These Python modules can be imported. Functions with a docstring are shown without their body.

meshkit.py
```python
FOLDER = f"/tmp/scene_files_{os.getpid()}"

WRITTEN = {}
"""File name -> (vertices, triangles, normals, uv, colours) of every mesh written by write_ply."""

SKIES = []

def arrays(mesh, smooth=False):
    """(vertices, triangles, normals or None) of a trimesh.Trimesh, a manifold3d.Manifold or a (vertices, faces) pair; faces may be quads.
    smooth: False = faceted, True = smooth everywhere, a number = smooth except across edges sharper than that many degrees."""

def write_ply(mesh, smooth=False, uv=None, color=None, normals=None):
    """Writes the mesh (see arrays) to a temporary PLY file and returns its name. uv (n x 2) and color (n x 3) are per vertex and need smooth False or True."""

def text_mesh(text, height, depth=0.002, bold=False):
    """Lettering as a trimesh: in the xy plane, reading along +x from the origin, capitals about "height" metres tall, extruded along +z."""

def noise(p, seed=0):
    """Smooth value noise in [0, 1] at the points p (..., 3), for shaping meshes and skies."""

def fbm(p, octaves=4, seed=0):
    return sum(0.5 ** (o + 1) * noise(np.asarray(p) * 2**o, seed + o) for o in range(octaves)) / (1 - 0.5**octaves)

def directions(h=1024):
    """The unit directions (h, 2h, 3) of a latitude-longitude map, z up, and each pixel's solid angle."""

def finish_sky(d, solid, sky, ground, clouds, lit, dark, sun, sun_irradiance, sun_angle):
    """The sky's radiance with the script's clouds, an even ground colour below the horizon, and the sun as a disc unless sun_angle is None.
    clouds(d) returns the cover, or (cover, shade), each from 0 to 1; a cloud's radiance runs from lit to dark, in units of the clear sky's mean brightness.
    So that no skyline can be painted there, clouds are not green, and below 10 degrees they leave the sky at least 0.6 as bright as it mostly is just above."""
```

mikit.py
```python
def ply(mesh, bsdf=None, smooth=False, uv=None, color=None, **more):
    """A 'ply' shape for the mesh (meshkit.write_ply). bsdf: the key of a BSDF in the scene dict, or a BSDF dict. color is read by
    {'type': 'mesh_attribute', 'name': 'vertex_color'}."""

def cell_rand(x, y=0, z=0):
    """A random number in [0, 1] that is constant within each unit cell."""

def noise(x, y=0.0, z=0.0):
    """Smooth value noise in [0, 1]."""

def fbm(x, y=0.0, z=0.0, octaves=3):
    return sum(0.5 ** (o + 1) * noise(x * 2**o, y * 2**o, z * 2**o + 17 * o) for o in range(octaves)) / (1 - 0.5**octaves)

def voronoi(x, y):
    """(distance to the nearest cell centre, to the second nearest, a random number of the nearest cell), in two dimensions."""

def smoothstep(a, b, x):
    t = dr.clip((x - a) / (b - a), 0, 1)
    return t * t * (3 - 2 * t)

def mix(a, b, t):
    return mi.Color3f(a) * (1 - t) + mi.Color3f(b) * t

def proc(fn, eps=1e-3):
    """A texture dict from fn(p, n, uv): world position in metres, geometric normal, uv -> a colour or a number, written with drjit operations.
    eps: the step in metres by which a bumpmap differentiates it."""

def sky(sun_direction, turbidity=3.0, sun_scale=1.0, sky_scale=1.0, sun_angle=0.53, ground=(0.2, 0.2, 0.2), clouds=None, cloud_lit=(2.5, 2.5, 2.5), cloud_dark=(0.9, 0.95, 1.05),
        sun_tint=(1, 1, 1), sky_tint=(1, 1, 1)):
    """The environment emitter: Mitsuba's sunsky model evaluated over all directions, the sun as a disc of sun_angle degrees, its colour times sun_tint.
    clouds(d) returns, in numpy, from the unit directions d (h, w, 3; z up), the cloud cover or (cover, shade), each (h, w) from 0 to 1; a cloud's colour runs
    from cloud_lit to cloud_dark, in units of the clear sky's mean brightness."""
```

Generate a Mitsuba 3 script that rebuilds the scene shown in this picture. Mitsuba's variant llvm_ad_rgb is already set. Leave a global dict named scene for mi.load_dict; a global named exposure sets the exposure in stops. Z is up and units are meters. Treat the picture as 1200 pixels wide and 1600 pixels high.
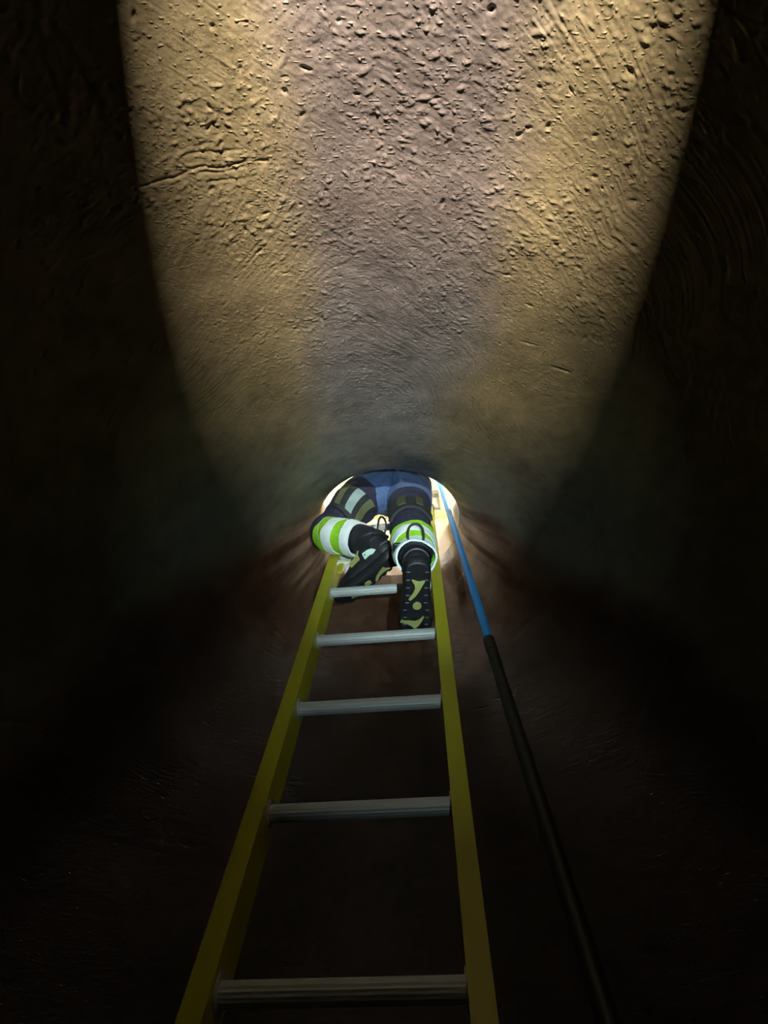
import math, random
import numpy as np, trimesh, manifold3d as m3
import drjit as dr
import mitsuba as mi
import mikit, meshkit
from scipy.interpolate import PchipInterpolator, CubicSpline
from shapely.geometry import Polygon, Point

random.seed(3)
rng = np.random.default_rng(7)
T = mi.ScalarTransform4f

# ------------------------------------------------------------------ camera, light, exposure
exposure = 0.0
PITCH = math.radians(57.0)
EYE = [0.0, 0.0, 1.5]
FOV_X = math.degrees(2 * math.atan(600 / 900.0))
scene = {
    'camera': {'type': 'perspective', 'fov': FOV_X, 'fov_axis': 'x', 'near_clip': 0.02, 'far_clip': 50.0,
               'to_world': T().look_at(origin=EYE, target=[0, math.cos(PITCH), 1.5 + math.sin(PITCH)], up=[0, -math.sin(PITCH), math.cos(PITCH)])},
}
labels = {}
LAMP = np.array([0.05, -0.75, 1.72])          # headlamp behind the camera, put on an added stand
LAMP_DIR = np.array([-0.007, 0.562, 0.827])
LAMP_POWER = 20.0
LAMP_TINT = (1.0, 0.93, 0.84)
TORCH = np.array([0.12, -0.22, 1.35])          # cool narrow torch on a short stand, behind the camera
TORCH_AIM = np.array([0.03, 1.20, 3.17])
TORCH_POWER = 11.5
TORCH_TINT = (.80, 1.0, 1.0)
ROOM_LIGHT = 150.0                               # radiance of the lamp lenses in the hut above


# ------------------------------------------------------------------ helpers
def bs(key, color, rough=0.5, **kw):
    c = color if isinstance(color, dict) else {'type': 'rgb', 'value': list(color)}
    scene[key] = {'type': 'twosided', 'b': {'type': 'principled', 'base_color': c, 'roughness': rough, **kw}}


def put(key, mesh, m, smooth=False, label=None, cat=None, group=None, kind=None, **kw):
    if key in scene:
        n = 1
        while f'{key}_{n:03d}' in scene: n += 1
        key = f'{key}_{n:03d}'
    scene[key] = mikit.ply(mesh, m, smooth=smooth, **kw)
    tag(key, label, cat, group, kind)
    return key


def tag(key, label=None, cat=None, group=None, kind=None):
    d = {k: v for k, v in (('label', label), ('category', cat), ('group', group), ('kind', kind)) if v}
    if d: labels[key] = d


def nrm(v): v = np.asarray(v, float); return v / np.linalg.norm(v)


def box(size, at=(0, 0, 0), ch=0.0):
    """Box with chamfered edges."""
    s = np.array(size, float) / 2
    if ch <= 0:
        b = trimesh.creation.box(size)
    else:
        pts = []
        for k in range(3):
            e = s.copy() - ch; e[k] = s[k]
            pts += [e * np.array([a, b_, c]) for a in (-1, 1) for b_ in (-1, 1) for c in (-1, 1)]
        b = trimesh.convex.convex_hull(np.array(pts))
    b.apply_translation(at)
    return b


def frame(o, x, y, z):
    M = np.eye(4); M[:3, 0], M[:3, 1], M[:3, 2], M[:3, 3] = x, y, z, o
    return M


def moved(mesh, M): m = mesh.copy(); m.apply_transform(M); return m


def grid_mesh(P, wrap=False, flip=False):
    """Quad grid (r, c, 3) to a mesh."""
    r, c = P.shape[:2]
    idx = np.arange(r * c).reshape(r, c)
    if wrap: idx = np.hstack([idx, idx[:, :1]])
    a, b, d, e = idx[:-1, :-1].ravel(), idx[:-1, 1:].ravel(), idx[1:, 1:].ravel(), idx[1:, :-1].ravel()
    f = np.vstack([np.stack([a, b, d], 1), np.stack([a, d, e], 1)])
    if flip: f = f[:, ::-1]
    return trimesh.Trimesh(P.reshape(-1, 3), f, process=False)


def tube(path, r, n=14, caps=True, sm=None):
    """Round tube along points; r a number or one per point."""
    P = np.asarray(path, float)
    if sm:
        t = np.r_[0, np.cumsum(np.linalg.norm(np.diff(P, axis=0), axis=1))]
        tt = np.linspace(0, t[-1], sm)
        if not np.isscalar(r): r = np.interp(tt, t, r)
        P = CubicSpline(t, P)(tt)
    r = np.full(len(P), r) if np.isscalar(r) else np.asarray(r)
    d = np.gradient(P, axis=0); d /= np.linalg.norm(d, axis=1, keepdims=True)
    u = np.cross(d[0], [0, 0, 1.0] if abs(d[0][2]) < .9 else [1.0, 0, 0]); u /= np.linalg.norm(u)
    ring = []
    for i in range(len(P)):
        u = u - d[i] * (u @ d[i]); u /= np.linalg.norm(u); v = np.cross(d[i], u)
        a = np.arange(n) / n * 2 * np.pi
        ring.append(P[i] + r[i] * (np.cos(a)[:, None] * u + np.sin(a)[:, None] * v))
    R = np.array(ring)
    m = grid_mesh(R, wrap=True, flip=False)
    if caps:
        k = len(m.vertices); V = np.vstack([m.vertices, P[:1], P[-1:]])
        i = np.arange(n); j = (i + 1) % n; o = (len(P) - 1) * n
        F = np.vstack([m.faces, np.stack([j, i, i * 0 + k], 1), np.stack([o + i, o + j, i * 0 + k + 1], 1)])
        m = trimesh.Trimesh(V, F, process=False)
    return m


def sph(p, r, n=20): return m3.Manifold.sphere(r, n).translate([float(x) for x in p])


def to_tri(m):
    q = m.to_mesh(); return trimesh.Trimesh(q.vert_properties[:, :3], q.tri_verts, process=True)


def blob(chains, res=0.012, iters=14):
    """Union of hulls of sphere chains, refined and smoothed: one continuous surface."""
    parts = []
    for ch in chains:
        for a, b in zip(ch[:-1], ch[1:]):
            parts.append((sph(*a) + sph(*b)).hull())
    m = m3.Manifold.batch_boolean(parts, m3.OpType.Add).refine_to_length(res)
    t = to_tri(m)
    if iters: trimesh.smoothing.filter_taubin(t, lamb=0.55, nu=0.5, iterations=iters)
    return t


def disp(mesh, amp, freq, seed=0, oct_=3, aniso=(1, 1, 1)):
    m = mesh.copy(); n = m.vertex_normals
    m.vertices = m.vertices + n * ((meshkit.fbm(m.vertices * freq * np.array(aniso), oct_, seed) - .5) * 2 * amp)[:, None]
    return m


# ------------------------------------------------------------------ materials
def plaster_color(p, n, uv):
    x, y, z = p.x, p.y, p.z
    w = mikit.fbm(x * 3.1 + 5, y * 2.2, z * 2.2, 3) - 0.5
    w2 = mikit.fbm(x * 9 + 1, y * 9, z * 9, 3) - 0.5
    # beam tint painted in: reddish core, ochre rim, greyer towards the opening
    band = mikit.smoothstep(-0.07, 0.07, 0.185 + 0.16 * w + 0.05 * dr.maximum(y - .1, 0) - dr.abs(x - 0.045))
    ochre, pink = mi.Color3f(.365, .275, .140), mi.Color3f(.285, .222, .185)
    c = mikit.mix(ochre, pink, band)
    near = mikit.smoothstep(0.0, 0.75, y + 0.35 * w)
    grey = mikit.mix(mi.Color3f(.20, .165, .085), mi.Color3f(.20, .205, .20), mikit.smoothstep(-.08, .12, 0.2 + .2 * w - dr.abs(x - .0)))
    c = mikit.mix(c, grey, near * 0.9)  # light falloff towards the opening painted into the colour
    c = mikit.mix(c, mi.Color3f(.095, .105, .095), 0.8 * mikit.smoothstep(.55, 1.05, y + .2 * w))  # shade above the lip painted in as a darker tone
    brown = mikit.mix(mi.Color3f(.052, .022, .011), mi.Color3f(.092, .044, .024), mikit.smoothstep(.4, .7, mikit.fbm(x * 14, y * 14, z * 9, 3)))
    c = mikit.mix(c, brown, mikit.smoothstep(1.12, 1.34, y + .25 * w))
    # unlit lower wall behind the ladder, its shade painted in as near-black
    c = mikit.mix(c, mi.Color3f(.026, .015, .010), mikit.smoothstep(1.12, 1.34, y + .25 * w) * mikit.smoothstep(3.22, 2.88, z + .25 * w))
    # light from the neck painted in as paler plaster streaks
    st = mikit.fbm(dr.atan2(x - .025, y - 1.385) * 9, z * 3, 2.0, 3)
    neck_glow = mikit.smoothstep(1.10, 1.34, y + .2 * w) * mikit.smoothstep(3.16, 3.52, z + .16 * (st - .5) - .26 * mikit.smoothstep(.36, .10, dr.abs(x - .025)))
    c = mikit.mix(c, mikit.mix(mi.Color3f(.09, .052, .034), mi.Color3f(.30, .21, .15), mikit.smoothstep(.35, .65, st)), neck_glow)
    w3 = mikit.fbm(x * 34 + y * 10, y * 22, z * 30, 3) - 0.5
    return c * dr.maximum(.2, 1 + 0.6 * w2 + .55 * w3)


def plaster_bump(p, n, uv):
    a = mikit.fbm(p.x * 150, p.y * 150, p.z * 150, 2)
    b = mikit.noise((p.x * .8 + p.y * .5) * 40, (p.y - p.x * .6) * 260, p.z * 60)
    return a * .0006 + b * .0004 + dr.maximum(mikit.noise(p.x * 230, p.y * 230, p.z * 230) - .74, 0) * .006


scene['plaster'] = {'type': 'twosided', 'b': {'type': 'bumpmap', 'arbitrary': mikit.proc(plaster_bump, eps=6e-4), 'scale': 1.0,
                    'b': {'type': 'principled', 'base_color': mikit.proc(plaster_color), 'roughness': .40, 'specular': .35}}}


def neck_color(p, n, uv):
    w = mikit.fbm(p.x * 12, p.y * 12, p.z * 5, 3)
    return mikit.mix(mi.Color3f(.50, .36, .27), mi.Color3f(.72, .58, .43), mikit.smoothstep(.3, .65, w))


bs('neck_plaster', mikit.proc(neck_color), .6)


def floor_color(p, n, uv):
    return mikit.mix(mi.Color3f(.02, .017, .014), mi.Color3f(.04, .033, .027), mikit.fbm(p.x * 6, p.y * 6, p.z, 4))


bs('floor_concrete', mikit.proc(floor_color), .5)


def board_color(p, n, uv):
    g = mikit.fbm(p.x * 2.5 + 40 * mikit.cell_rand(p.z / .18), p.y * 30, p.z * 60, 3)
    return mikit.mix(mi.Color3f(.82, .75, .60), mi.Color3f(.90, .85, .72), g)


bs('cream_board', mikit.proc(board_color), .55)
bs('cream_batten', (.78, .68, .36), .5)
bs('steel', (.30, .30, .30), .45, metallic=.6)
bs('aluminium', (.52, .585, .585), .5, metallic=.2, specular=.6)
bs('alu_dull', (.60, .62, .60), .45, metallic=.5)
bs('fibreglass', (.46, .46, .02), .42, specular=.5)
bs('white_plate', (.82, .88, .80), .4)
bs('blue_pole', (.026, .25, .66), .38, specular=.35)
bs('black_rubber', (.012, .012, .013), .55)


def weave(base, hi, f):
    base, hi = mi.Color3f(*base), mi.Color3f(*hi)
    def fn(p, n, uv):
        a = mikit.fbm(p.x * f, p.y * f, p.z * f, 2)
        b = mikit.noise(p.x * f * 7, p.y * f * 7, p.z * f * 7)
        return mikit.mix(base, hi, dr.clip(.75 * a + .45 * b - .1, 0, 1))
    return mikit.proc(fn)


bs('denim', weave((.035, .078, .19), (.08, .15, .31), 22), .85, sheen=.4)
bs('navy', weave((.010, .013, .032), (.022, .028, .06), 25), .85, sheen=.2)
bs('hivis', weave((.20, .56, .02), (.34, .76, .04), 18), .7)
bs('reflective', weave((.74, .93, .96), (.84, .98, 1.0), 30), .45)
bs('olive_stripe', (.085, .105, .055), .7)
bs('olive_dim', (.042, .052, .028), .7)
bs('teal_stripe', (.22, .34, .33), .6)
bs('pocket_cloth', (.014, .02, .022), .8)
bs('piping', (.62, .62, .55), .6)
bs('shoe_black', weave((.007, .009, .012), (.017, .020, .026), 40), .6)
bs('shoe_rubber', (.011, .013, .017), .5)
bs('shoe_grey', (.07, .08, .09), .4)
bs('insert', (.36, .42, .14), .55)
bs('lace', (.42, .44, .30), .7)
bs('shoe_label', (.62, .92, .80), .5)
bs('skin', (.55, .33, .23), .5)
bs('hair', (.05, .03, .02), .6)
bs('lamp_body', (.03, .03, .03), .5)
bs('eye_white', (.8, .8, .78), .2)


# ------------------------------------------------------------------ the chamber (an eccentric cone that narrows into a neck)
ZK = np.array([-.2, 0, 1.0, 1.4, 1.65, 1.95, 2.25, 2.5, 2.75, 2.97, 3.16, 3.30, 3.40, 3.50, 3.60, 3.85])
NEAR = PchipInterpolator(ZK, np.array([-1.08, -1.08, -1.08, -1.05, -.97, -.75, -.44, -.15, .17, .47, .75, .94, 1.04, 1.085, 1.088, 1.055]))
FAR = PchipInterpolator(ZK, np.array([1.86, 1.86, 1.86, 1.86, 1.86, 1.855, 1.85, 1.84, 1.83, 1.81, 1.79, 1.765, 1.73, 1.69, 1.684, 1.715]))
CX = PchipInterpolator([-.2, 2.0, 3.4, 4.5], [0, 0, .025, .025])
Z_SPRING, Z_LIP, Z_TOP = 1.60, 3.56, 3.85


def shell(z, a):
    """Points of the chamber's inside at heights z and angles a (0 = towards -y)."""
    n, f = NEAR(z), FAR(z); c, r = (n + f) / 2, (f - n) / 2
    return np.stack([CX(z)[:, None] + r[:, None] * np.sin(a)[None], c[:, None] - r[:, None] * np.cos(a)[None], np.repeat(z[:, None], len(a), 1)], -1)


# heights, evenly along the slope of the near side
zz = np.linspace(Z_SPRING, Z_LIP, 4000)
sl = np.r_[0, np.cumsum(np.hypot(np.diff(NEAR(zz)), np.diff(zz)))]
tq = np.linspace(0, 1, 960); sq = np.interp(tq, [0, .10, .68, 1], [0, .95, 2.05, sl[-1]]); rows = np.interp(sq, sl, zz)
dense = np.linspace(-1, 1, 760); dense = np.sign(dense) * (0.60 * np.abs(dense) + .60 * np.abs(dense) ** 5)
ang = np.r_[dense, np.linspace(dense[-1], 2 * np.pi + dense[0], 150)[1:-1]]
P = shell(rows, ang)
n_dir = np.cross(np.gradient(P, axis=1), np.gradient(P, axis=0)); n_dir /= np.maximum(np.linalg.norm(n_dir, axis=2, keepdims=True), 1e-9)
ctr = np.stack([CX(rows), (NEAR(rows) + FAR(rows)) / 2, rows - .3], -1)[:, None]
n_dir *= np.sign(((ctr - P) * n_dir).sum(-1, keepdims=True))
X, Y, Z = P[..., 0], P[..., 1], P[..., 2]
slope = np.interp(rows, zz, sl)[:, None] + 0 * X
amp = 1 - .68 * np.clip((Y - .05) / .75, 0, 1)                                   # coarse overhead, trowelled smooth towards the opening
big = meshkit.fbm(P * 2.6, 3, 3) - .5
mask = np.clip((meshkit.fbm(P * 7, 2, 8) - .36) / .25, 0, 1)
from scipy.spatial import cKDTree
def dabs(n, r0, r1, h0, h1, seed):
    g = np.random.default_rng(seed); c = np.c_[g.uniform(-.75, .75, n), g.uniform(.75, 2.6, n)]
    rad, hgt, ori, el = g.uniform(r0, r1, n), g.uniform(h0, h1, n), g.normal(-.45, .7, n), g.uniform(1.0, 2.6, n)
    ok = (np.abs(X) < .8) & (slope > .7) & (slope < 2.65) & (Y < 1.1); q = np.c_[X[ok], slope[ok]]
    dd, ii = cKDTree(c).query(q, k=3); out = 0
    for k in range(3):
        e = q - c[ii[:, k]]; co, si = np.cos(ori[ii[:, k]]), np.sin(ori[ii[:, k]])
        a_, b_ = (e[:, 0] * co + e[:, 1] * si) / el[ii[:, k]], -e[:, 0] * si + e[:, 1] * co
        out = np.maximum(out, hgt[ii[:, k]] * np.exp(-((a_ ** 2 + b_ ** 2) / rad[ii[:, k]] ** 2) ** 1.4)) if k else hgt[ii[:, k]] * np.exp(-((a_ ** 2 + b_ ** 2) / rad[ii[:, k]] ** 2) ** 1.4)
    R_ = np.zeros(X.shape); R_[ok] = out; return R_
lumps = dabs(7000, .0022, .0046, .0004, .0030, 31) + .7 * dabs(9000, .0016, .0026, .0003, .0018, 32)
lumps = lumps + np.clip(meshkit.noise(P * 120, 5) - .62, 0, 1) * .0035
pit = -dabs(380, .002, .004, .001, .004, 33)
th = np.clip((X + .05) * 1.6, -.25, .75) + (meshkit.noise(P * 2.2, 14) - .5) * .9   # direction of the trowel strokes
q1, q2 = X * np.cos(th) + slope * np.sin(th), -X * np.sin(th) + slope * np.cos(th)
stroke = meshkit.noise(np.stack([q1 * 9, q2 * 85, Z * 0], -1), 15) - .5
stroke2 = meshkit.noise(np.stack([q1 * 18, q2 * 180, Z * 0], -1), 16) - .5
smask = np.clip((meshkit.fbm(P * 4.2 + 3, 2, 18) - .40) / .2, 0, 1)
D = .020 * big + amp * (.75 * lumps * (.25 + .75 * mask) + pit) + (.0011 * stroke + .0007 * stroke2) * (.35 + .65 * smask) * (.4 + .6 * amp)
D += .0013 * (meshkit.fbm(P * 24, 3, 21) - .5) * (.4 + .6 * amp)
for (gx, gs, gl, ga, gd) in ((-.30, 1.42, .27, .22, .0022), (-.29, 1.395, .13, .26, .0012), (-.26, 1.438, .14, .17, .0012), (-.27, 1.455, .10, .2, .001), (-.30, 1.38, .10, .22, .001), (.43, 1.87, .08, -.45, .006), (.35, 1.85, .07, -.35, .0025)):
    ax, ay = np.cos(ga), np.sin(ga)                                              # gouges left by the trowel
    u_, v_ = (X - gx) * ax + (slope - gs) * ay, -(X - gx) * ay + (slope - gs) * ax
    v_ = v_ + .012 * (meshkit.noise(P * 26, 25) - .5)
    D -= gd * np.exp(-(v_ / .0028) ** 2) * np.clip(2.2 * meshkit.noise(P * 45, 27) - .2, 0, 1.3) * np.clip((gl / 2 - np.abs(u_)) / .03, 0, 1)
fade = np.clip((rows - Z_SPRING) / .12, 0, 1) * np.clip((Z_LIP - rows) / .10, 0, 1)
P = P + n_dir * (D * fade[:, None])[..., None]
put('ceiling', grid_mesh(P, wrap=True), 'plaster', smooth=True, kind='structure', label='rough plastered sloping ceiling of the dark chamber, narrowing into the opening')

a_lo = np.linspace(0, 2 * np.pi, 160, endpoint=False)
bs('low_bounce_wall', (.025, .02, .016), .6)  # wall colour made near black to hold down bounced light
put('wall_chamber', grid_mesh(shell(np.linspace(0, Z_SPRING, 24), a_lo), wrap=True), 'low_bounce_wall', smooth=True, kind='structure', label='round lower wall of the dark chamber')
Pn = shell(np.linspace(Z_LIP, Z_TOP, 24), a_lo)
Pn[..., :2] += ((meshkit.fbm(Pn * 9, 3, 2) - .5) * .014)[..., None] * np.sin(np.linspace(0, np.pi, 24))[:, None, None]
put('wall_neck', grid_mesh(Pn, wrap=True), 'neck_plaster', smooth=True, kind='structure', label='short cream plastered neck of the opening')
fl = Polygon([(1.47 * math.cos(t), .39 + 1.47 * math.sin(t)) for t in np.linspace(0, 2 * np.pi, 96, endpoint=False)])
m = trimesh.creation.extrude_polygon(fl, .1); m.apply_translation([0, 0, -.1])
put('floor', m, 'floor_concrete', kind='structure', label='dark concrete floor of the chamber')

# ------------------------------------------------------------------ the boarded hut over the opening
HX, HY0, HY1, HZ0, HZ1 = 1.15, .25, 2.65, 3.85, 6.35
hole = Point(.025, 1.385).buffer(.33, 40)
m = trimesh.creation.extrude_polygon(Polygon([(-HX, HY0), (HX, HY0), (HX, HY1), (-HX, HY1)]).difference(hole), .04); m.apply_translation([0, 0, HZ0 - .04])
put('floor_hut', m, 'floor_concrete', kind='structure', label='concrete floor of the hut around the opening')
BH = .19


def boards(key, along, at, sign, span, lab):
    put(key, box((2 * HX + .1, .02, HZ1 - HZ0 + .02) if along == 'x' else (.02, HY1 - HY0 + .1, HZ1 - HZ0 + .02),
                 (0, at + sign * .03, (HZ0 + HZ1) / 2) if along == 'x' else (at + sign * .03, (HY0 + HY1) / 2, (HZ0 + HZ1) / 2)), 'steel', kind='structure', label=lab)
    k, z = 0, HZ0 + .005
    while z < HZ1 - .03:
        h = min(BH, HZ1 - z) - .012
        t = .022 + .006 * rng.random()
        if along == 'x': b = box((2 * HX, t, h), (0, at + sign * (.02 - t / 2), z + h / 2), .004)
        else: b = box((t, HY1 - HY0 - .05, h), (at + sign * (.02 - t / 2), (HY0 + HY1) / 2, z + h / 2), .004)
        put(key + '__board', b, 'cream_board')
        z += BH


boards('wall_front', 'x', HY1, 1, None, 'cream boarded wall of the lit hut seen through the opening')
boards('wall_back', 'x', HY0, -1, None, 'cream boarded wall of the hut behind the opening')
boards('wall_left', 'y', -HX, -1, None, 'cream boarded left wall of the hut')
boards('wall_right', 'y', HX, 1, None, 'cream boarded right wall of the hut')
put('ceiling_hut', box((2 * HX + .1, HY1 - HY0 + .1, .03), (0, (HY0 + HY1) / 2, HZ1 + .045)), 'cream_board', kind='structure', label='boarded ceiling of the hut')
y = HY0
while y < HY1 - .02:
    put('ceiling_hut__board', box((2 * HX, .188, .024), (0, y + .1, HZ1 + .012), .004), 'cream_board'); y += .2
put('trim_1', box((.05, .03, HZ1 - HZ0), (-.20, HY1 - .02, (HZ0 + HZ1) / 2), .004), 'cream_batten', kind='structure', label='upright cream batten on the hut wall')
put('trim_2', box((1.9, .05, .07), (.2, HY1 - .03, 5.50), .006), 'cream_batten', kind='structure', label='horizontal cream rail on the hut wall')
# lamps of the hut
for i, (lx, ly) in enumerate(((-.78, 1.25), (.78, 1.25))):
    k = f'hanging_lamp_{i:03d}' if i else 'hanging_lamp'; lz = 4.85
    labels[k] = {'label': ('white strip lamp hung in the hut, left of the opening', 'white strip lamp hung in the hut, right of the opening')[i], 'category': 'lamp'}
    put(k + '__housing', box((.045, .85, .05), (lx, ly, lz + .040), .01), 'white_plate')
    scene[k + '__lens'] = mikit.ply(box((.10, .80, .03), (lx, ly, lz), .01), 'white_plate', emitter={'type': 'area', 'radiance': {'type': 'rgb', 'value': [ROOM_LIGHT * .97, ROOM_LIGHT * .97, ROOM_LIGHT * .88]}})
    for dy in (-.35, .35): put(k + '__rod', tube([(lx, ly + dy, lz + .055), (lx, ly + dy, HZ1)], .006, 10), 'steel', smooth=40)
# a cable and a bracket on the hut's wall
put('hanging_cable', tube([(-.19, 2.60, 5.72), (-.12, 2.50, 5.55), (.02, 2.35, 5.23), (.12, 2.30, 4.9), (.30, 2.45, 4.2), (.45, 2.5, 3.86)], .008, 10, sm=40), 'black_rubber', smooth=True,
    label='thin dark cable hanging in front of the cream boards of the lit hut', cat='cable')
fr = 'wall_bracket'
labels[fr] = {'label': 'small grey metal bracket frame on the cream wall, between the worker and the blue pole', 'category': 'bracket'}
put(fr + '__top_bar', box((.24, .05, .05), (.36, HY1 - .025, 5.83), .004), 'steel')
put(fr + '__side_bar', box((.016, .03, .20), (.47, HY1 - .02, 5.71), .003), 'steel')
put(fr + '__bottom_bar', box((.24, .03, .016), (.36, HY1 - .02, 5.61), .003), 'steel')

# ------------------------------------------------------------------ ladder
RC = np.array([-.021, 1.236, 2.725])                       # centre of the rung that carries the right shoe
LD = nrm([.0427, .2611, 1.0228])                           # up along the rails
RD = np.array([1.0, -.105, -.015]); RD = nrm(RD - LD * (RD @ LD))
LN = np.cross(LD, RD)                                      # away from the climber
if LN[1] < 0: LN = -LN
STEP, RUNG_L, RUNG_R = .315, .352, .0165
labels['ladder'] = {'label': 'yellow fibreglass ladder with aluminium rungs leaning up into the lit opening', 'category': 'ladder'}
t_foot = (0.0 - RC[2]) / LD[2]
t_top = 1.08
def rail(side):
    w, dpt, th = .034, .076, .005
    pl = Polygon([(0, -dpt / 2), (w, -dpt / 2), (w, -dpt / 2 + th), (th, -dpt / 2 + th), (th, dpt / 2 - th), (w, dpt / 2 - th), (w, dpt / 2), (0, dpt / 2)]).buffer(.0012).buffer(-.0006)
    m = trimesh.creation.extrude_polygon(pl, t_top - t_foot - .05)
    M = frame(RC + LD * (t_foot + .05) + side * RD * (RUNG_L / 2), side * RD, LN, LD)
    m.apply_transform(M)
    if np.linalg.det(M[:3, :3]) < 0: m.invert()
    return m
for side in (-1, 1):
    r_ = put('ladder__rail', rail(side), 'fibreglass')
    top = box((.045, .085, .03), (0, 0, 0), .006)
    put(r_ + '__end_cap', moved(top, frame(RC + LD * (t_top + .012) + side * RD * (RUNG_L / 2 + .017), RD, LN, LD)), 'black_rubber')
    ft = trimesh.util.concatenate([box((.05, .10, .022), (0, 0, .011), .005), box((.012, .06, .09), (.02, 0, .06), .003), box((.012, .06, .09), (-.02, 0, .06), .003)])
    o = RC + LD * t_foot + side * RD * (RUNG_L / 2 + .017); o[2] = 0
    put(r_ + '__foot', moved(ft, frame(o, RD * [1, 1, 0] / np.linalg.norm(RD[:2]), np.cross([0, 0, 1], RD * [1, 1, 0] / np.linalg.norm(RD[:2])), [0, 0, 1])), 'black_rubber')
k0 = int(np.ceil((t_foot + .2) / STEP))
rung_keys = {}
for k in range(k0, 4):
    c = RC + LD * STEP * k
    a = np.linspace(0, 2 * np.pi, 33)[:-1]
    rad = RUNG_R * np.where(np.arange(32) % 2, .955, 1.0)                      # fluted grip
    pl = Polygon(np.stack([rad * np.cos(a), np.minimum(rad * np.sin(a), RUNG_R * .84)], 1))
    m = trimesh.creation.extrude_polygon(pl, RUNG_L + .008)
    m.apply_translation([0, 0, -(RUNG_L + .008) / 2])
    M = frame(c, LN, LD, RD)
    if np.linalg.det(M[:3, :3]) < 0: M = frame(c, -LN, LD, RD)
    m.apply_transform(M)
    rk = put('ladder__rung', m, 'aluminium')
    for side in (-1, 1):
        collar = trimesh.creation.cylinder(.026, .010, sections=24)
        put(rk + '__collar', moved(collar, frame(c + side * RD * (RUNG_L / 2 + .002), LN, np.cross(RD, LN), RD)), 'alu_dull', smooth=30)
# plate and lock on the left rail, just under the raised shoe
pc = RC + LD * (STEP * 1.42) - RD * (RUNG_L / 2 - .028)
put('ladder__rung_lock', moved(box((.05, .012, .028), (0, -.034, 0), .002), frame(pc + LD * .05, RD, LN, LD)), 'white_plate', label='white lock plate near the raised shoe')
put('ladder__lock_strap', moved(box((.020, .012, .075), (-.006, -.036, -.01), .002), frame(pc, RD, LN, LD)), 'fibreglass')
put('ladder__lock_hook', moved(box((.014, .02, .05), (.022, -.03, -.0), .003), frame(pc, RD, LN, LD)), 'white_plate')

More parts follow.
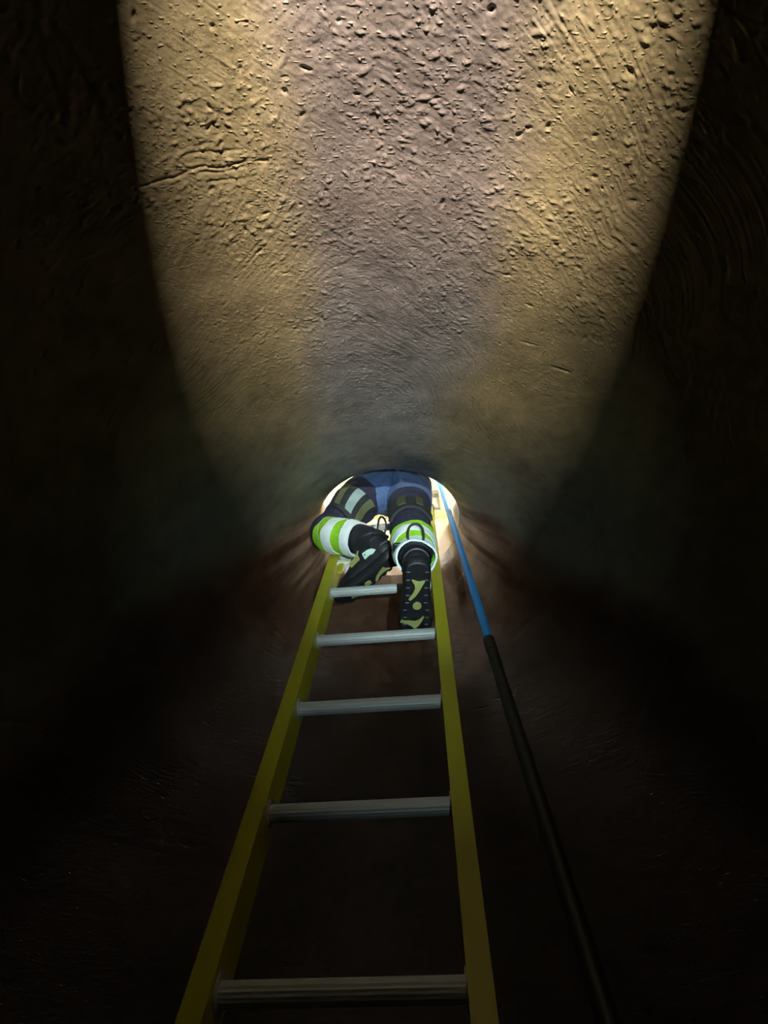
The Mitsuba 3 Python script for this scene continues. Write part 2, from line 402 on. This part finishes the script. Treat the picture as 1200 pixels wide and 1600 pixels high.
# ------------------------------------------------------------------ blue pole
p0, pd = np.array([.215, .311, 0.0]), nrm([.022, .3025, .9965])
labels['pole'] = {'label': 'long pole, blue above and coloured dark below for shade, leaning up into the opening right of the ladder', 'category': 'pole'}
L = 4.62
put('pole__tube', tube([p0 + pd * s for s in np.linspace(2.62, L, 24)], .0125, 24), 'blue_pole', smooth=40, label='blue upper tube')
bs('pole_shade', (.012, .013, .012), .5)  # fade of the pole into shade, painted as a dark tube
put('pole__lower_tube', tube([p0 + pd * s for s in np.linspace(.06, 2.66, 24)], .0135, 24), 'pole_shade', smooth=40, label='lower tube with shade put into its colour')
put('pole__foot_cap', tube([p0 + pd * s for s in (.0, .02, .07)], [.014, .017, .017], 20), 'black_rubber', smooth=40)
put('pole__end_cap', tube([p0 + pd * s for s in (L - .05, L - .02, L + .01)], [.016, .016, .013], 20), 'black_rubber', smooth=40)
cs = p0 + pd * 2.66
put('pole__joint_collar', tube([cs - pd * .03, cs + pd * .03], .0148, 20), 'pole_shade', smooth=40)


# ------------------------------------------------------------------ the worker on the ladder
PERSON = 'person'
labels[PERSON] = {'label': 'worker in navy trousers with green reflective cuffs and black shoes climbing the ladder', 'category': 'person'}
# joints, world metres
PEL = np.array([.03, 1.265, 3.635])
HIP_L, HIP_R = np.array([-.052, 1.275, 3.62]), np.array([.104, 1.265, 3.60])
FOOT_R = dict(heel=(.093, .978, 2.744), toe=(.0, 1, .0), up=(0, 0, 1))
FOOT_L = dict(heel=(.048, 1.205, 3.070), toe=(-.69, .72, -.04), up=(-.45, -.22, .80))
def sole_to_ankle(heel, toe, up, q=(.062, 0, .118)):
    t = nrm(toe); u = np.asarray(up, float); u = nrm(u - t * (u @ t)); return np.asarray(heel) + t * q[0] + u * q[2]
KN_R, AN_R = np.array([.090, 1.155, 3.22]), sole_to_ankle(**FOOT_R)
KN_L, AN_L = np.array([-.218, 1.285, 3.338]), sole_to_ankle(**FOOT_L)
SH_L, SH_R = np.array([-.16, 1.30, 4.14]), np.array([.22, 1.30, 4.14])
EL_L, EL_R = np.array([-.40, 1.26, 3.99]), np.array([.46, 1.26, 3.99])
WR_L, WR_R = np.array([-.415, 1.40, 3.92]), np.array([.475, 1.40, 3.92])
NECK, HEAD = np.array([.03, 1.31, 4.23]), np.array([.03, 1.345, 4.43])


class Limb:
    """A trouser leg as a swept surface: centre line, radius and a seam direction; patches of it make the bands and pockets."""
    def __init__(self, pts, radii, ref, seed, flat=.0):
        P = np.asarray(pts, float); t = np.r_[0, np.cumsum(np.linalg.norm(np.diff(P, axis=0), axis=1))]; t /= t[-1]
        self.c, self.r, self.ref, self.seed = PchipInterpolator(t, P), PchipInterpolator(t, radii), nrm(ref), seed
    def at(self, s, a, inflate=0.0):
        s = np.asarray(s, float); c = self.c(s); d = self.c.derivative()(s); d /= np.linalg.norm(d, axis=1, keepdims=True)
        u = self.ref[None] - d * (d @ self.ref)[:, None]; u /= np.linalg.norm(u, axis=1, keepdims=True); v = np.cross(d, u)
        A = np.asarray(a)[None, :]
        base = c[:, None] + self.r(s)[:, None, None] * (np.cos(A)[..., None] * u[:, None] + np.sin(A)[..., None] * v[:, None])
        fold = meshkit.fbm(base * np.array([13, 13, 20]) + self.seed, 3, self.seed) - .5
        ridge = np.sin(s[:, None] * 46 + 2.2 * np.sin(A + self.seed) + 5 * meshkit.noise(base * 9, self.seed + 3)) * meshkit.noise(base * 7 + 4, self.seed + 5) * .004
        rr = self.r(s)[:, None] + .018 * fold + ridge + inflate
        return c[:, None] + rr[..., None] * (np.cos(A)[..., None] * u[:, None] + np.sin(A)[..., None] * v[:, None])
    def sleeve(self, s0, s1, inflate=0.0, ns=40, na=48, thick=.006):
        s = np.linspace(s0, s1, ns); a = np.linspace(0, 2 * np.pi, na, endpoint=False)
        O, I = self.at(s, a, inflate), self.at(s[::-1], a, inflate - thick)
        R = np.concatenate([O, I, O[:1]], 0)
        return grid_mesh(R, wrap=True)
    def patch(self, s0, s1, a0, a1, inflate=.006, thick=.005, ns=14, na=14, slant=0.0, bulge=0.0):
        s = np.linspace(s0, s1, ns); a = np.linspace(a0, a1, na)
        O = self.at(s, a, inflate); I = self.at(s, a, inflate - thick)
        if bulge:
            w = np.sin(np.linspace(0, np.pi, ns))[:, None] ** .5 * np.sin(np.linspace(0, np.pi, na))[None] ** .5
            O = O + (O - I) / thick * bulge * w[..., None]
        V = np.vstack([O.reshape(-1, 3), I.reshape(-1, 3)]); k = ns * na
        idx = np.arange(k).reshape(ns, na); f = []
        a_, b_, c_, d_ = idx[:-1, :-1].ravel(), idx[:-1, 1:].ravel(), idx[1:, 1:].ravel(), idx[1:, :-1].ravel()
        f += [np.stack([a_, b_, c_], 1), np.stack([a_, c_, d_], 1), np.stack([a_, c_, b_], 1) + k, np.stack([a_, d_, c_], 1) + k]
        loop = np.r_[idx[0], idx[1:, -1], idx[-1, ::-1][1:], idx[::-1, 0][1:-1]]; nx = np.roll(loop, -1)
        f += [np.stack([loop, loop + k, nx + k], 1), np.stack([loop, nx + k, nx], 1)]
        return trimesh.Trimesh(V, np.vstack(f), process=False)


CAMW = np.array([0, -.60, -.80])                                                  # seen from below
leg_r = Limb([HIP_R + [0, 0, .03], HIP_R * .55 + KN_R * .45, KN_R, KN_R * .5 + AN_R * .5 + [0, -.012, 0], AN_R * .88 + KN_R * .12, AN_R + [0, -.005, -.03]],
             [.096, .086, .070, .067, .061, .054], CAMW, 11)
leg_l = Limb([HIP_L + [0, 0, .03], HIP_L * .55 + KN_L * .45 + [0, -.01, 0], KN_L + [.035, .0, .05], KN_L, KN_L * .55 + AN_L * .45 + [-.005, -.005, -.015], AN_L * .82 + KN_L * .18, AN_L * 1.10 - KN_L * .10],
             [.095, .089, .076, .068, .064, .058, .050], CAMW, 23)

# the body under the clothes: one continuous figure
def hand_chains(wr, side):
    pc_ = wr + np.array([side * .005, .055, -.035]); ch = [[(wr, .026), (pc_, .030)], [(pc_ + [-.022, 0, 0], .018), (pc_ + [.022, 0, 0], .018)]]
    for i, (dx, ln) in enumerate(((-.032, .062), (-.011, .076), (.011, .072), (.031, .055))):
        a0 = pc_ + [dx, .02, 0]; a1 = a0 + np.array([dx * .25, ln * .55, .004]); a2 = a1 + np.array([0, ln * .45, -.012])
        ch.append([(pc_ + [dx * .6, 0, 0], .014), (a0, .0105), (a1, .0095), (a2, .0078)])
    th0 = pc_ + [-side * .034, -.012, 0]
    ch.append([(pc_, .018), (th0, .013), (th0 + np.array([-side * .026, .026, -.003]), .0105), (th0 + np.array([-side * .032, .052, -.008]), .0085)])
    return ch
chains = [
    [(PEL + [0, 0, -.0], .088), (PEL + [0, .01, .14], .10), (PEL + [0, .02, .32], .115), (NECK + [0, -.01, -.09], .085), (NECK, .052), (HEAD + [0, -.02, -.06], .055)],
    [(SH_L, .055), (NECK + [0, -.01, -.08], .075), (SH_R, .055)],
    [(HEAD + [0, -.012, .035], .088), (HEAD + [0, .012, .0], .083), (HEAD + [0, .035, -.075], .050)],
    [(HEAD + [0, .088, .02], .014), (HEAD + [0, .108, -.022], .015)],
    [(HEAD + [-.02, .078, -.062], .012), (HEAD + [.02, .078, -.062], .012)],
    [(HEAD + [-.086, -.01, .015], .016), (HEAD + [-.084, -.008, -.02], .011)], [(HEAD + [.086, -.01, .015], .016), (HEAD + [.084, -.008, -.02], .011)],
    [(HIP_L, .066), (KN_L, .045), (KN_L * .7 + AN_L * .3, .050), (AN_L, .030)], [(HIP_R, .066), (KN_R, .045), (KN_R * .7 + AN_R * .3 + [0, -.01, 0], .050), (AN_R, .032)],
    [(PEL, .088), (HIP_L, .066)], [(PEL, .088), (HIP_R, .066)],
    [(SH_L, .050), (EL_L, .038), (WR_L, .026)], [(SH_R, .050), (EL_R, .038), (WR_R, .026)],
] + hand_chains(WR_L, -1) + hand_chains(WR_R, 1)
put('person__body', blob(chains, .011, 8), 'skin', smooth=True)
for s_ in (-1, 1):
    e = trimesh.creation.icosphere(2, .012); e.apply_translation(HEAD + [s_ * .032, .080, .022]); put('person__eye', e, 'eye_white', smooth=True)
hair = blob([[(HEAD + [0, -.025, .05], .094), (HEAD + [0, .02, .065], .080)], [(HEAD + [0, -.04, .0], .085), (HEAD + [0, -.03, .05], .09)]], .012, 6)
put('person__hair', disp(hair, .008, 40, 3), 'hair', smooth=True)
# trouser seat, shirt, jacket
seat = blob([
    [(PEL + [-.005, -.0, -.015], .112), (PEL + [0, .005, .10], .118)],
    [(HIP_L + [.01, -.018, .0], .104), (PEL + [.0, -.01, .02], .112)], [(HIP_R + [-.01, -.018, .0], .106), (PEL + [.0, -.01, .02], .112)],
    [(HIP_L + [.004, -.008, -.035], .090), (HIP_L + [.01, -.01, .02], .10)], [(HIP_R + [.0, -.028, -.15], .088), (HIP_R + [0, -.01, .02], .10)],
], .009, 10)
n_ = seat.vertex_normals; v_ = seat.vertices
crease = np.exp(-((v_[:, 0] - .03) / .010) ** 2) * .010 * (v_[:, 1] < PEL[1])
crease = crease + 0 * v_[:, 0]; fan = np.sin(np.arctan2(v_[:, 2] - PEL[2] + .02, v_[:, 0] - .045) * 15 + 3 * meshkit.noise(v_ * 12, 4)) * np.clip(1 - np.hypot(v_[:, 0] - .045, v_[:, 2] - PEL[2] + .05) / .2, 0, 1) * .0055
seat.vertices = v_ + n_ * ((meshkit.fbm(v_ * 14, 3, 9) - .5) * .012 + fan - crease)[:, None]
put('person__trouser_seat', seat, 'denim', smooth=True, label='blue seat of the work trousers')
shirt = blob([[(PEL + [0, .005, .10], .126), (PEL + [0, .02, .32], .135), (NECK + [0, -.01, -.09], .10)], [(SH_L, .066), (NECK + [0, -.01, -.08], .088), (SH_R, .066)],
              [(SH_L, .062), (EL_L, .050), (WR_L * .75 + EL_L * .25, .042)], [(SH_R, .062), (EL_R, .050), (WR_R * .75 + EL_R * .25, .042)]], .012, 8)
put('person__jacket', disp(shirt, .007, 12, 5), 'navy', smooth=True, label='navy work jacket')

for nm, leg, s_top, bands in (('right', leg_r, .30, ((.80, .845, 'hivis'), (.845, .900, 'reflective'), (.900, .935, 'hivis'), (.935, .98, 'reflective'))),
                              ('left', leg_l, .08, ((.60, .675, 'hivis'), (.675, .735, 'reflective'), (.735, .79, 'hivis'), (.79, .85, 'reflective')))):
    lk = put('person__trouser_leg', leg.sleeve(s_top, bands[0][0] + .01, .0, 60, 56), 'navy', smooth=True, label='navy trouser leg')
    for s0, s1, m_ in bands:
        nmn = 'green_band' if m_ == 'hivis' else 'reflective_band'
        put(lk + '__' + nmn, leg.sleeve(s0, s1, .004 if m_ == 'hivis' else .006, 10, 56), m_, smooth=60, label='bright green cuff band' if m_ == 'hivis' else 'silver white reflective band')

for an_, kn_, up_ in ((AN_R, KN_R, .10), (AN_L, KN_L, .14)):
    dd = nrm(kn_ - an_)
    put('person__sock', tube([an_ - dd * .03, an_ + dd * .03, an_ + dd * .05, an_ + dd * up_], [.046, .052, .055, .055], 24, caps=False), 'shoe_black', smooth=True)
# loose pockets with stripes at the backs of the thighs
lk = 'person__trouser_leg_001'
put('person__thigh_pocket', leg_l.patch(.27, .47, -.85, .85, .012, .010, 18, 20, bulge=.006), 'pocket_cloth', smooth=50, label='dark pocket with olive and grey stripes on the raised thigh')
for a0, a1, m_ in ((-.70, -.38, 'olive_stripe'), (-.14, .20, 'teal_stripe'), (.46, .70, 'olive_stripe')):
    put('person__thigh_pocket__stripe', leg_l.patch(.285, .455, a0, a1, .0215, .003, 14, 6), m_, smooth=50)
put('person__thigh_pocket_001', leg_r.patch(.46, .68, -1.2, 1.2, .012, .010, 18, 20, bulge=.006), 'pocket_cloth', smooth=50, label='dark pocket with dull olive stripes on the straight leg')
for a0, a1 in ((-.55, -.25), (.15, .50)):
    put('person__thigh_pocket_001__stripe', leg_r.patch(.49, .645, a0, a1, .0215, .003, 14, 6), 'olive_dim', smooth=50)
# white piping around the knee of the raised leg
a_ = np.linspace(.3, -1.9, 30); s_ = np.linspace(.66, .50, 30)
pp = np.array([leg_l.at(np.array([s]), np.array([a]), .002)[0, 0] for s, a in zip(s_, a_)])
put('person__piping', tube(pp, .0028, 8), 'piping', smooth=True, label='pale piping round the knee')


# ------------------------------------------------------------------ shoes
def outline(n=60):
    """Sole outline, heel at x = 0, toe at x = .30, the foot's left is +y (a right foot)."""
    c = np.array([(.000, .0), (.006, .024), (.03, .034), (.08, .033), (.13, .034), (.18, .043), (.225, .047), (.265, .038), (.292, .018), (.300, .0),
                  (.292, -.022), (.262, -.041), (.215, -.048), (.165, -.043), (.12, -.036), (.08, -.034), (.03, -.034), (.006, -.024)])
    t = np.arange(len(c) + 1); s = CubicSpline(t, np.vstack([c, c[:1]]), bc_type='periodic')
    return s(np.linspace(0, len(c), n, endpoint=False))


def shoe(key, M, mirror, label_, labelled):
    Mx = np.diag([1, -1 if mirror else 1, 1, 1.0])
    def place(m, mat, name, sm=40, lab=None):
        m = m.copy(); m.apply_transform(M @ Mx)
        if np.linalg.det(M[:3, :3] @ Mx[:3, :3]) < 0: m.invert()
        return put(key + '__' + name, m, mat, smooth=sm, label=lab)
    o = outline()
    pl = Polygon(o)
    # layered sole: outsole, bulging midsole
    rings = []
    for z, g in ((.000, -.006), (.003, -.001), (.010, .001), (.016, .004), (.026, .004), (.032, .001), (.034, -.006)):
        q = np.array(pl.buffer(g, 12).exterior.coords)[:-1]
        a = np.arctan2(q[:, 1] / .05, (q[:, 0] - .15) / .15); order = np.argsort(a)
        aa = np.linspace(-np.pi, np.pi, 72, endpoint=False)
        qq = np.stack([np.interp(aa, a[order], q[order, k], period=2 * np.pi) for k in (0, 1)], 1)
        lift = .014 * np.clip((qq[:, 0] - .22) / .08, 0, 1) ** 2 + .006 * np.clip((.03 - qq[:, 0]) / .03, 0, 1)
        rings.append(np.c_[qq, z + lift])
    R = np.array(rings)
    sole = grid_mesh(R, wrap=True)
    V = np.vstack([sole.vertices, [[.15, 0, .0], [.15, 0, .034]]]); k = len(sole.vertices); i = np.arange(72); j = (i + 1) % 72; t6 = 6 * 72
    sole = trimesh.Trimesh(V, np.vstack([sole.faces, np.stack([j, i, i * 0 + k], 1), np.stack([t6 + i, t6 + j, i * 0 + k + 1], 1)]), process=False)
    trimesh.repair.fix_normals(sole)
    sk = place(sole, 'shoe_rubber', 'sole', 50)
    # tread lugs round the rim and across
    def lift(x): return .014 * np.clip((x - .22) / .08, 0, 1) ** 2
    for (x, yy, sx, sy) in [(.035 + .028 * q, s * (.026 if q < 5 else .032), .018, .014) for q in range(9) for s in (-1, 1)]:
        place(box((sx, sy, .004), (x, yy, -.0010 + lift(x)), .0018), 'shoe_rubber', 'sole__lug', False)
    def insert(poly, name='sole__insert'):
        m = trimesh.creation.extrude_polygon(Polygon(poly).buffer(.0015, 4), .004)
        cx = np.mean([p[0] for p in poly]); m.apply_translation([0, 0, -.0045 + lift(cx)]); place(m, 'insert', name, False, 'yellow green sole insert')
    insert([(.055, .014), (.062, -.002), (.058, -.020), (.074, -.013), (.092, -.006), (.112, .004), (.128, .018), (.124, .022), (.105, .010), (.085, .004), (.070, .006)])
    insert([(.150 + .012 * math.cos(t), -.002 + .011 * math.sin(t)) for t in np.linspace(0, 2 * np.pi, 20, endpoint=False)])
    insert([(.192, -.022), (.206, -.017), (.222, -.010), (.238, .002), (.226, .012), (.218, .026), (.212, .044), (.206, .040), (.210, .018), (.212, .002), (.206, -.010)])
    # upper
    up = blob([
        [((.035, 0, .055), .037), ((.06, 0, .090), .042), ((.065, 0, .110), .044)], [((.035, 0, .055), .036), ((.10, 0, .06), .040)],
        [((.06, 0, .090), .040), ((.115, 0, .078), .038), ((.17, .001, .062), .036), ((.225, .003, .050), .030), ((.262, .0, .046), .024)],
        [((.10, 0, .055), .036), ((.175, .010, .048), .034), ((.225, .014, .044), .028)], [((.10, 0, .055), .036), ((.175, -.012, .048), .034), ((.225, -.014, .044), .028)],
    ], .007, 8)
    up.vertices[:, 2] = np.maximum(up.vertices[:, 2], .024)
    v = up.vertices; wr = np.sin(v[:, 2] * 330 + v[:, 0] * 90) * np.clip((v[:, 2] - .07) / .04, 0, 1) * np.clip((.10 - v[:, 0]) / .05, 0, 1) * .0016
    up.vertices = v + up.vertex_normals * wr[:, None]
    place(up, 'shoe_black', 'upper', True)
    # heel counter, its grey line, padded collar, tongue
    place(tube([(.048 - .046 * math.cos(t), .040 * math.sin(t), .052 + .02 * math.cos(t)) for t in np.linspace(-1.0, 1.0, 24)], .0035, 8), 'shoe_grey', 'heel_trim', True, 'grey trim round the heel')
    place(tube([(.064 + .047 * math.cos(t), .046 * math.sin(t), .132 + .010 * math.cos(t)) for t in np.linspace(0, 2 * np.pi, 40)], .0085, 10), 'shoe_black', 'collar', True)
    place(tube([(.014, -.021, .126), (-.004, -.023, .146), (-.016, -.012, .166), (-.018, .0, .170), (-.016, .012, .166), (-.004, .023, .146), (.014, .021, .126)], .0036, 8, sm=36), 'shoe_black', 'heel_loop', True, 'black pull loop at the heel')
    place(box((.075, .04, .009), (0, 0, 0), .003).apply_transform(trimesh.transformations.rotation_matrix(.55, [0, 1, 0])).apply_translation([.122, 0, .112]), 'shoe_black', 'tongue', 30)
    # side flap of the collar
    place(disp(box((.05, .028, .012), (.05, .052, .132), .004), .001, 60, 2), 'shoe_black', 'collar_tab', 30)
    for q in range(5):
        x = .118 + .020 * q; z = .118 - .0120 * q
        place(tube([(x + .004, -.034, z - .020), (x, -.018, z), (x - .002, 0, z + .006), (x, .018, z), (x + .004, .034, z - .020)], .0024, 8, sm=16), 'lace', 'lace', True)
    place(trimesh.util.concatenate([box((.05, .003, .022), (0, 0, 0), .001)]).apply_transform(trimesh.transformations.rotation_matrix(.12, [0, 0, 1])).apply_translation([.140, -.0400, .080]), 'insert', 'side_flash', False, 'yellow green side flash')
    if labelled:
        pl2 = Polygon([(-.034, -.011), (-.020, .004), (.0, .011), (.022, .013), (.022, -.013), (.0, -.012), (-.018, -.017)])
        m = trimesh.creation.extrude_polygon(pl2, .003)
        m.apply_transform(trimesh.transformations.rotation_matrix(math.pi / 2, [1, 0, 0])); m.apply_translation([.075, -.0415, .068])
        lb = place(m, 'shoe_label', 'side_label', False, 'pale mint label on the shoe side')
        mk = trimesh.creation.extrude_polygon(Polygon([(-.004, -.002), (-.001, .003), (.002, .001), (.004, .0), (.003, -.002), (.0, -.0005)]), .002)
        mk.apply_transform(trimesh.transformations.rotation_matrix(math.pi / 2, [1, 0, 0])); mk.apply_translation([.088, -.0440, .068])
        place(mk, 'shoe_black', 'label_mark', False)
    labels[key] = {'label': label_}


def footframe(heel, toe, up):
    t = nrm(toe); u = np.asarray(up, float); u = nrm(u - t * (u @ t)); return frame(np.asarray(heel, float), t, np.cross(u, t), u)


shoe('person__shoe', footframe(**FOOT_R), False, 'black shoe on the lower rung seen from its sole', False)
shoe('person__shoe_001', footframe(**FOOT_L), True, 'black shoe on the upper rung seen from its side', True)

# ------------------------------------------------------------------ headlamp on an added stand, behind the photograph's viewpoint
HL = 'headlamp'
labels[HL] = {'label': 'black headlamp on an added stand aimed up at the rough ceiling', 'category': 'lamp'}
ld = nrm(LAMP_DIR); ux = nrm(np.cross(ld, [1, 0, 0])); uy = np.cross(ld, ux)
body = trimesh.creation.revolve(np.array([(0, -.12), (.03, -.12), (.036, -.10), (.036, -.04), (.05, -.02), (.05, 0), (.044, 0), (.036, -.012), (0, -.014)]), sections=40)
put(HL + '__housing', moved(body, frame(LAMP - ld * .012, ux, uy, ld)), 'lamp_body', smooth=35)
disc = trimesh.creation.cylinder(.034, .003, sections=40)
scene[HL + '__lens'] = mikit.ply(moved(disc, frame(LAMP - ld * .022, ux, uy, ld)), 'white_plate', emitter={'type': 'area', 'radiance': {'type': 'rgb', 'value': [2.0, 1.8, 1.4]}})
scene['headlamp_beam'] = {'type': 'spot', 'intensity': {'type': 'rgb', 'value': [LAMP_POWER * c for c in LAMP_TINT]}, 'beam_width': 13.5, 'cutoff_angle': 22.3,
                           'to_world': T().look_at(origin=list(LAMP), target=list(LAMP + ld), up=[1, 0, 0])}
ve = math.radians(55.3)                                     # added plate, blocks the upper half of the beam to cut ceiling bounce
bounce_blocker = trimesh.creation.extrude_polygon(Polygon([(.0, -.12), (.0, .12), (.10, .12), (.17, .05), (.17, -.05), (.10, -.12)]), .003)
put(HL + '__bounce_blocker', moved(bounce_blocker, frame(LAMP + np.array([0, math.cos(ve), math.sin(ve)]) * .10, [0, -math.sin(ve), math.cos(ve)], [1, 0, 0], [0, math.cos(ve), math.sin(ve)])), 'lamp_body')
put(HL + '__blocker_arm', tube([LAMP + [.05, -.01, -.01], LAMP + [.075, .02, .08], LAMP + np.array([.075, math.cos(ve) * .10 - .01, math.sin(ve) * .10 + .004])], .004, 10), 'lamp_body', smooth=40)
lp = LAMP - ld * .08
put(HL + '__yoke', tube([lp + [-.055, 0, 0], lp + [-.055, -.0, -.07], lp + [0, 0, -.085], lp + [.055, 0, -.07], lp + [.055, 0, 0]], .006, 10), 'lamp_body', smooth=40)
put(HL + '__pole', tube([(lp[0], lp[1], .12), (lp[0], lp[1], lp[2] - .085)], .012, 16), 'lamp_body', smooth=40)
for q in range(3):
    a = q * 2.094 + .5
    put(HL + '__leg', tube([(lp[0], lp[1], .42), (lp[0] + .24 * math.cos(a), lp[1] + .24 * math.sin(a), .008)], .008, 12), 'lamp_body', smooth=40)

# ------------------------------------------------------------------ cool torch on a short stand, also behind the photograph's viewpoint
TL = 'torch'
labels[TL] = {'label': 'slim black torch on a short stand aimed at the worker', 'category': 'torch'}
td = nrm(TORCH_AIM - TORCH); ux = nrm(np.cross(td, [1, 0, 0])); uy = np.cross(td, ux)
body = trimesh.creation.revolve(np.array([(0, -.15), (.014, -.15), (.016, -.145), (.016, -.05), (.024, -.03), (.024, 0), (.020, 0), (.016, -.010), (0, -.012)]), sections=32)
put(TL + '__housing', moved(body, frame(TORCH - td * .012, ux, uy, td)), 'lamp_body', smooth=35)
disc = trimesh.creation.cylinder(.016, .003, sections=32)
scene[TL + '__lens'] = mikit.ply(moved(disc, frame(TORCH - td * .022, ux, uy, td)), 'white_plate', emitter={'type': 'area', 'radiance': {'type': 'rgb', 'value': [2.0, 2.4, 2.4]}})
for nm_, pw_, bw_, cut_ in (('torch_beam', 1.0, 2.0, 12.0), ('torch_spill', .20, 2.0, 24.0)):
    scene[nm_] = {'type': 'spot', 'intensity': {'type': 'rgb', 'value': [pw_ * TORCH_POWER * c for c in TORCH_TINT]}, 'beam_width': bw_, 'cutoff_angle': cut_,
                  'to_world': T().look_at(origin=list(TORCH), target=list(TORCH_AIM), up=[1, 0, 0])}
tp = TORCH - td * .10
put(TL + '__clamp', tube([tp - td * .02, tp + td * .02], .020, 20), 'black_rubber', smooth=40)
put(TL + '__pole', tube([(tp[0], tp[1], .012), (tp[0], tp[1], tp[2] - .012)], .010, 16), 'lamp_body', smooth=40)
put(TL + '__base', trimesh.creation.cylinder(.11, .014, sections=48).apply_translation([tp[0], tp[1], .007]), 'lamp_body', smooth=40)
